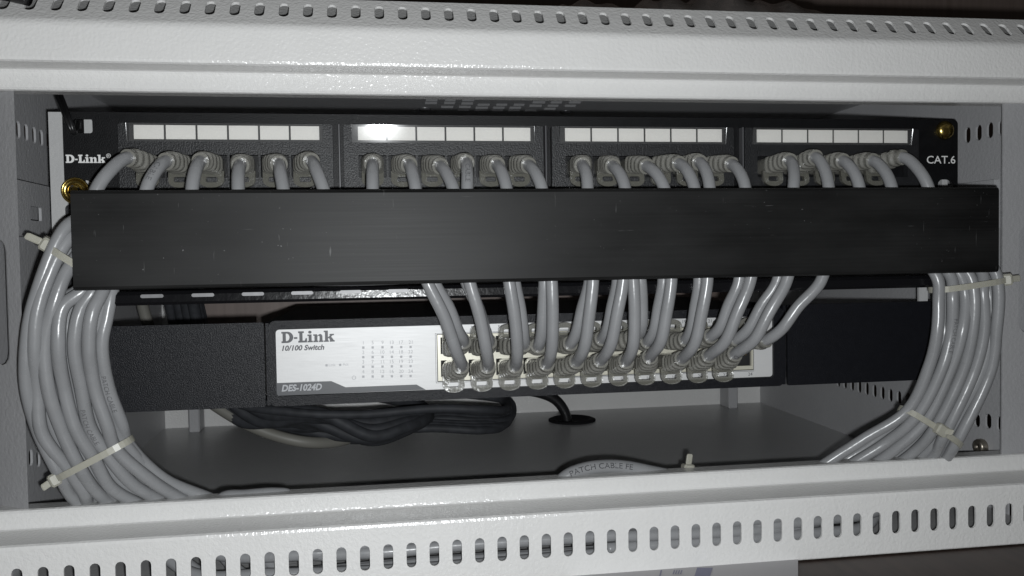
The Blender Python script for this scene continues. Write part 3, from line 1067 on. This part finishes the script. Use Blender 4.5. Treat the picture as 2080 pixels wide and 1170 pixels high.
# switch side: (exit px, top px at the cover edge)
LOW = [((937, 742), 870), ((991, 742), 955), ((1048, 740), 1035), ((1112, 737), 1121), ((1173, 732), 1204), ((1222, 730), 1265), ((1273, 732), 1287), ((1322, 722), 1363), ((1389, 725), 1436), ((1443, 720), 1522), ((1496, 717), 1595)]
UPP = [((941, 694), 884), ((993, 696), 949), ((1063, 700), 1046), ((1094, 702), 1106), ((1158, 699), 1197), ((1222, 689), 1254), ((1296, 680), 1302), ((1316, 694), 1347), ((1391, 691), 1420), ((1443, 684), 1500), ((1494, 690), 1577), ((1553, 692), 1664)]
ordn12 = ['first', 'second', 'third', 'fourth', 'fifth', 'sixth', 'seventh', 'eighth', 'ninth', 'tenth', 'eleventh', 'twelfth']
random.seed(5)
for row, data, zp, down in (('lower', LOW, ZL, True), ('upper', UPP, ZU, False)):
    for k, (ex, tx) in enumerate(data):
        front = row == 'lower'
        yt = -.0480 if front else -.0425
        e = U(*ex, YS - .030 if front else YS - .028)
        top = U(tx, 577, yt)
        g1 = e.lerp(top, .28) + V((0, -.0075 if front else -.004, -.002))
        g1.x += (e.x - top.x) * .05
        g2 = e.lerp(top, .62) + V((0, -.0060 if front else -.003, 0))
        g2.x += (e.x - top.x) * .06
        pts = [e, g1, g2, top, top + V(((top.x - e.x) * .25, .001, .012)), top + V(((top.x - e.x) * .4 + .008, .012, .020))]
        pr = []
        if front and k in (7, 10): pr = [('CABLE', .040, .0034, True)]
        make_patch('patch_cable', SPX[k], zp, YS, pts, down,
                   f'grey patch cable in the {row} row of switch ports, {ordn12[k]} from the left',
                   'patch cables in the switch', pr)

# ------------------------------------------------------------------ loose cables at the sill
def solo_cable(name, path, r, mt, label, cat='cable', group=None, texts=()):
    m = MB(); tube(m, path, r, 12)
    if texts:
        c = path[len(path) // 2]
        root = empty(name, c, label, cat, group)
        m.build('cable_jacket', mt, root)
        for s, s0, size, flip in texts:
            mm = MB(); text_on_tube(mm, s, path, r, s0, size, flip, V((0, -1, .35)), 1.15)
            mm.build('jacket_print', print_ink, root)
        return root
    o = m.build(name, mt)
    return tag(o, label, cat, group)
lp = spline([V((U(1080, 980, -.010).x, -.012, -.212)), U(1120, 1002, -.012), U(1150, 968, -.012), U(1190, 952, -.011), U(1250, 947, -.010), U(1320, 958, -.010), U(1390, 978, -.010), V((U(1450, 980, -.010).x, -.012, -.214))], .0014)
L = [0]
for a, b in zip(lp, lp[1:]): L.append(L[-1] + (b - a).length)
s0 = next(L[i] for i, p in enumerate(lp) if p.x > U(1150, 960, -.011).x)
solo_cable('patch_cable', lp, .0036, cable_grey, 'grey patch cable loop with printed jacket rising above the middle of the lower sill', texts=(('PATCH CABLE FE', s0, .0040, False),))
lp = spline([V((U(420, 1020, -.012).x, -.012, -.212)), U(450, 1014, -.012), U(500, 1007, -.012), U(560, 1003, -.011), U(588, 1008, -.011), V((U(620, 1012, -.010).x, -.012, -.212))], .0014)
solo_cable('patch_cable', lp, .0032, cable_grey, 'grey cable just showing above the lower sill beside the left cable bundle')
lp = spline([V((U(1270, 980, .0).x, -.006, -.214)), U(1300, 968, -.004), U(1340, 962, -.004), U(1390, 968, -.004), U(1430, 980, -.004), V((U(1470, 985, 0).x, -.006, -.216))], .0016)
solo_cable('patch_cable', lp, .0031, cable_grey, 'grey cable low behind the printed loop at the sill, mostly hidden by it')

# ------------------------------------------------------------------ zip ties
def zip_tie(A, B, half, label, head_at=1, tail=None, wdir=None, tail_len=.006):
    c = (A + B) / 2
    a = (B - A) / 2
    b = V((0, half, 0))
    b = b - a.normalized() * b.dot(a.normalized())
    wd = a.cross(b).normalized()
    rings = []
    n = 40
    for k in range(n):
        an = 2 * math.pi * k / n
        e = 2.6
        ca, sa = math.cos(an), math.sin(an)
        d = (abs(ca) ** e + abs(sa) ** e) ** (-1 / e)
        p = c + a * (ca * d) + b * (sa * d)
        o = (a.normalized() * (ca / max(a.length, 1e-6)) + b.normalized() * (sa / max(b.length, 1e-6))).normalized()
        rings.append([p + wd * .00155 - o * .0006, p + wd * .00155 + o * .0006, p - wd * .00155 + o * .0006, p - wd * .00155 - o * .0006])
    root = empty('zip_tie', c, label, 'zip tie', 'nylon zip ties')
    m = MB()
    vs = [p for r in rings for p in r]; fs = []
    for i in range(n):
        i2 = (i + 1) % n
        for k in range(4):
            fs.append((i * 4 + k, i * 4 + (k + 1) % 4, i2 * 4 + (k + 1) % 4, i2 * 4 + k))
    m.add(vs, fs, False)
    m.build('band', nylon, root)
    an = head_at
    hp = c + a * math.cos(an) + b * math.sin(an)
    ta = (-a.normalized() * math.sin(an) * a.length + b.normalized() * math.cos(an) * b.length).normalized()
    no = ta.cross(wd).normalized()
    if no.dot(hp - c) < 0: no = -no
    m = MB()
    def obox(o, ex, ey, ez, hx, hy, hz):
        rs = []
        for q, sc in ((-1, .72), (-.75, 1), (.75, 1), (1, .72)):
            rs.append([o + ez * (hz * q) + ex * (hx * sx * sc) + ey * (hy * sy * sc) for sx, sy in ((-1, -.7), (-.7, -1), (.7, -1), (1, -.7), (1, .7), (.7, 1), (-.7, 1), (-1, .7))])
        sweep(m, rs, False)
    obox(hp + no * .0016, wd, no, ta, .0030, .0024, .0034)
    m.build('head', nylon, root)
    m = MB()
    td = (tail if tail else no).normalized()
    obox(hp + no * .0016 + td * (.002 + tail_len / 2), wd, td.cross(wd).normalized(), td, .0016, .0007, tail_len / 2)
    m.build('tail', nylon, root)
    return root
zip_tie(U(103, 499, -.042), U(214, 566, -.042), .0085, 'white nylon zip tie round the top of the left cable bundle, tail sticking out left', math.radians(192), V((-.9, -.1, .45)), tail_len=.007)
zip_tie(U(118, 970, -.027), U(268, 891, -.027), .0085, 'white nylon zip tie across the lower part of the left cable bundle', math.radians(194), V((-.75, -.2, -.5)), tail_len=.004)
zip_tie(U(1893, 589, -.042), U(2036, 567, -.042), .0085, 'white nylon zip tie round the right cable bundle just below the black cover', math.radians(-20), V((.9, .1, .05)), tail_len=.006)
zip_tie(U(1832, 830, -.029), U(1946, 905, -.029), .0085, 'white nylon zip tie across the lower right cable bundle, head in the middle', math.radians(-92), V((.5, -.6, -.1)), tail_len=.004)
A = U(1392, 985, -.008); B = U(1398, 958, -.008)
zip_tie(V((A.x, -.008, -.214)), B, .008, 'white zip tie whose tail stands up above the sill right of the printed loop', math.radians(5), V((.15, 0, 1)), tail_len=.006)

# ------------------------------------------------------------------ dark cables and cords inside
random.seed(3)
for i in range(22):
    t = i / 21
    yb = .150 + .06 * ((i * 7) % 22) / 21
    r = .0030 + .0006 * ((i * 5) % 3)
    x0 = 352 + 62 * ((i * 9) % 22) / 21
    big = i % 3 == 0
    ex = random.uniform(-8, 8)
    pts = [U(x0 - 18, 560, yb + .03), U(x0 - 8, 625, yb + .02), U(x0 + 25, 730, yb), U(465 + 95 * t, 812 + 42 * ((i * 5) % 22) / 21, yb - .015), U(600 + 60 * t, 838 + 50 * ((i * 7) % 22) / 21, yb - .03), U(730 + 30 * t, 842 + 54 * ((i * 9) % 22) / 21, yb - .03)]
    if big: pts += [U(880, 830 + 1.9 * i, yb - .03), U(980, 832 + 2.0 * i, yb - .03), U(1030 + ex, 832 + 1.5 * i, yb - .01), U(1026 + ex, 812, yb + .02), U(930, 800, yb + .04), U(800, 790, yb + .05)]
    else: pts += [U(822 + ex, 834 + 40 * ((i * 9) % 22) / 21, yb - .02), U(862 + ex, 848, yb), U(850 + ex, 826, yb + .02), U(770, 806, yb + .04), U(640, 790, yb + .05)]
    for p in pts: p.z = max(p.z, ZFL + r + .0005)
    solo_cable('power_cable', spline(pts, .0035), r, cable_dark, 'one of the thick dark cables coiled on the cabinet floor under the switch', 'cable', 'dark cables coiled under the switch')
pts = [U(285, 560, .19), U(292, 630, .18), U(340, 740, .17), U(450, 832, .155), U(540, 878, .150), U(620, 898, .150), U(690, 896, .165), U(760, 868, .20), U(820, 840, .225)]
for p in pts: p.z = max(p.z, ZFL + .0052)
solo_cable('network_cable', spline(pts, .004), .0040, cable_pale, 'pale grey cable running along the front of the dark coil under the switch')
gy = GROM.y
pts = [U(940, 786, gy), U(1030, 790, gy), U(1095, 798, gy), U(1128, 812, gy), U(1146, 834, gy), U(1152, 856, gy), V((U(1152, 856, gy).x, gy, ZFL - .012))]
solo_cable('mains_lead', spline(pts, .003), .0044, cord_black, 'black power cord dropping from the switch into the round floor grommet', 'cord')
for d, lab in ((0, 'thin black wire hanging at top left, the left one of the pair'), (1, 'thin black wire hanging at top left, the right one of the pair')):
    pts = [V((U(108 + 9 * d, 170, .05).x, .05, .029)), U(113 + 9 * d, 186, .03), U(126 + 8 * d, 220, .004), U(136 + 7 * d, 246, -.004), U(146 + 4 * d, 268, -.0035), U(153 + 3 * d, 264, .004), U(158, 250, .020), U(162, 235, .05)]
    solo_cable('wire', spline(pts, .002), .0011, cord_black, lab, 'wire', 'black wires at the patch panel ear')
# cord over the top left corner
o0 = UP(-40, -6, sl0, sn); o1 = UP(20, 2, sl0, sn); o2 = UP(48, 6, sl0, sn); o3 = UP(66, 8, sl0, sn)
up = sn * .006
pts = [o0 + up + V((-.02, .03, .03)), o0 + up, o1 + up * .9, o2 + up * .8, o3 + up * .7]
solo_cable('cord', spline(pts, .002), .0048, cord_black, 'dark cord end lying over the slotted top edge at the upper left corner', 'cord')

# ------------------------------------------------------------------ things above and below
TOPZ = (sl0 + sdir * SLEN).z
TOPY = (sl0 + sdir * SLEN).y
m = MB()                                                   # crumpled clear bag on the cabinet top
nx, ny = 60, 8
vs = []
random.seed(9)
ph = [random.uniform(0, 6.28) for _ in range(6)]
xa, xb = U(1090, 10, .0).x, U(1735, 20, .0).x
for layer in (0, 1):
    for i in range(nx + 1):
        for j in range(ny + 1):
            u, q = i / nx, j / ny
            hgt = 1.7 * (.006 + .003 * math.sin(9 * u + ph[0]) + .0018 * math.sin(31 * u + 4 * q + ph[1]) + .001 * math.sin(70 * u - 7 * q + ph[2])) * math.sin(math.pi * q) ** .6 * min(1, 6 * (1 - u)) * min(1, 12 * u)
            vs.append((xa + (xb - xa) * u, TOPY + .004 + .055 * q, TOPZ + .0008 + (hgt if layer else -.0003 + 0 * hgt)))
fs = []
nn = (nx + 1) * (ny + 1)
for l in (0, 1):
    for i in range(nx):
        for j in range(ny):
            a = l * nn + i * (ny + 1) + j
            f = (a, a + ny + 1, a + ny + 2, a + 1)
            fs.append(f if l else tuple(reversed(f)))
m.add(vs, fs, True)
tag(m.build('plastic_bag', clear_film), 'crumpled clear plastic bag lying on top of the cabinet', 'plastic bag')
m = MB()
extrude_profile(m, [((sl0 + sdir * SLEN).y + .003, TOPZ - .0015), (YBK, TOPZ - .0015)], X0, X1, .001)
m.build('top_panel', white, cab)
# printed card on the desk in front of the cabinet
c0 = UZ(1275, 1150, DESK + .0012); c1 = UZ(1621, 1112, DESK + .0012)
m = MB()
zc = DESK + .0016
q = [UZ(1150, 1200, zc), UZ(1621, 1200, zc), UZ(1621, 1095, zc), UZ(1180, 1095, zc)]
m.add(q + [p - V((0, 0, .0013)) for p in q], [(0, 1, 2, 3), (7, 6, 5, 4), (0, 4, 5, 1), (1, 5, 6, 2), (2, 6, 7, 3), (3, 7, 4, 0)])
root = empty('leaflet', ((c0.x + c1.x) / 2, c0.y - .05, DESK + .0003), 'pale grey leaflet with blue printing on the wood below the cabinet', 'leaflet')
m.build('sheet', card_mat, root)
m = MB()
def cardstrip(px0, px1, py0, py1, sl):
    z = DESK + .0019
    q = [UZ(px0 + sl, py0, z), UZ(px1 + sl, py0, z), UZ(px1, py1, z), UZ(px0, py1, z)]
    m.add(q, [(3, 2, 1, 0)])
cardstrip(1408, 1440, 1153, 1178, 8)
cardstrip(1337, 1340, 1158, 1178, 5)
for a in range(4): cardstrip(1366 + 5 * a, 1368.5 + 5 * a, 1158, 1166, 3)
m.build('blue_print', blue_ink, root)
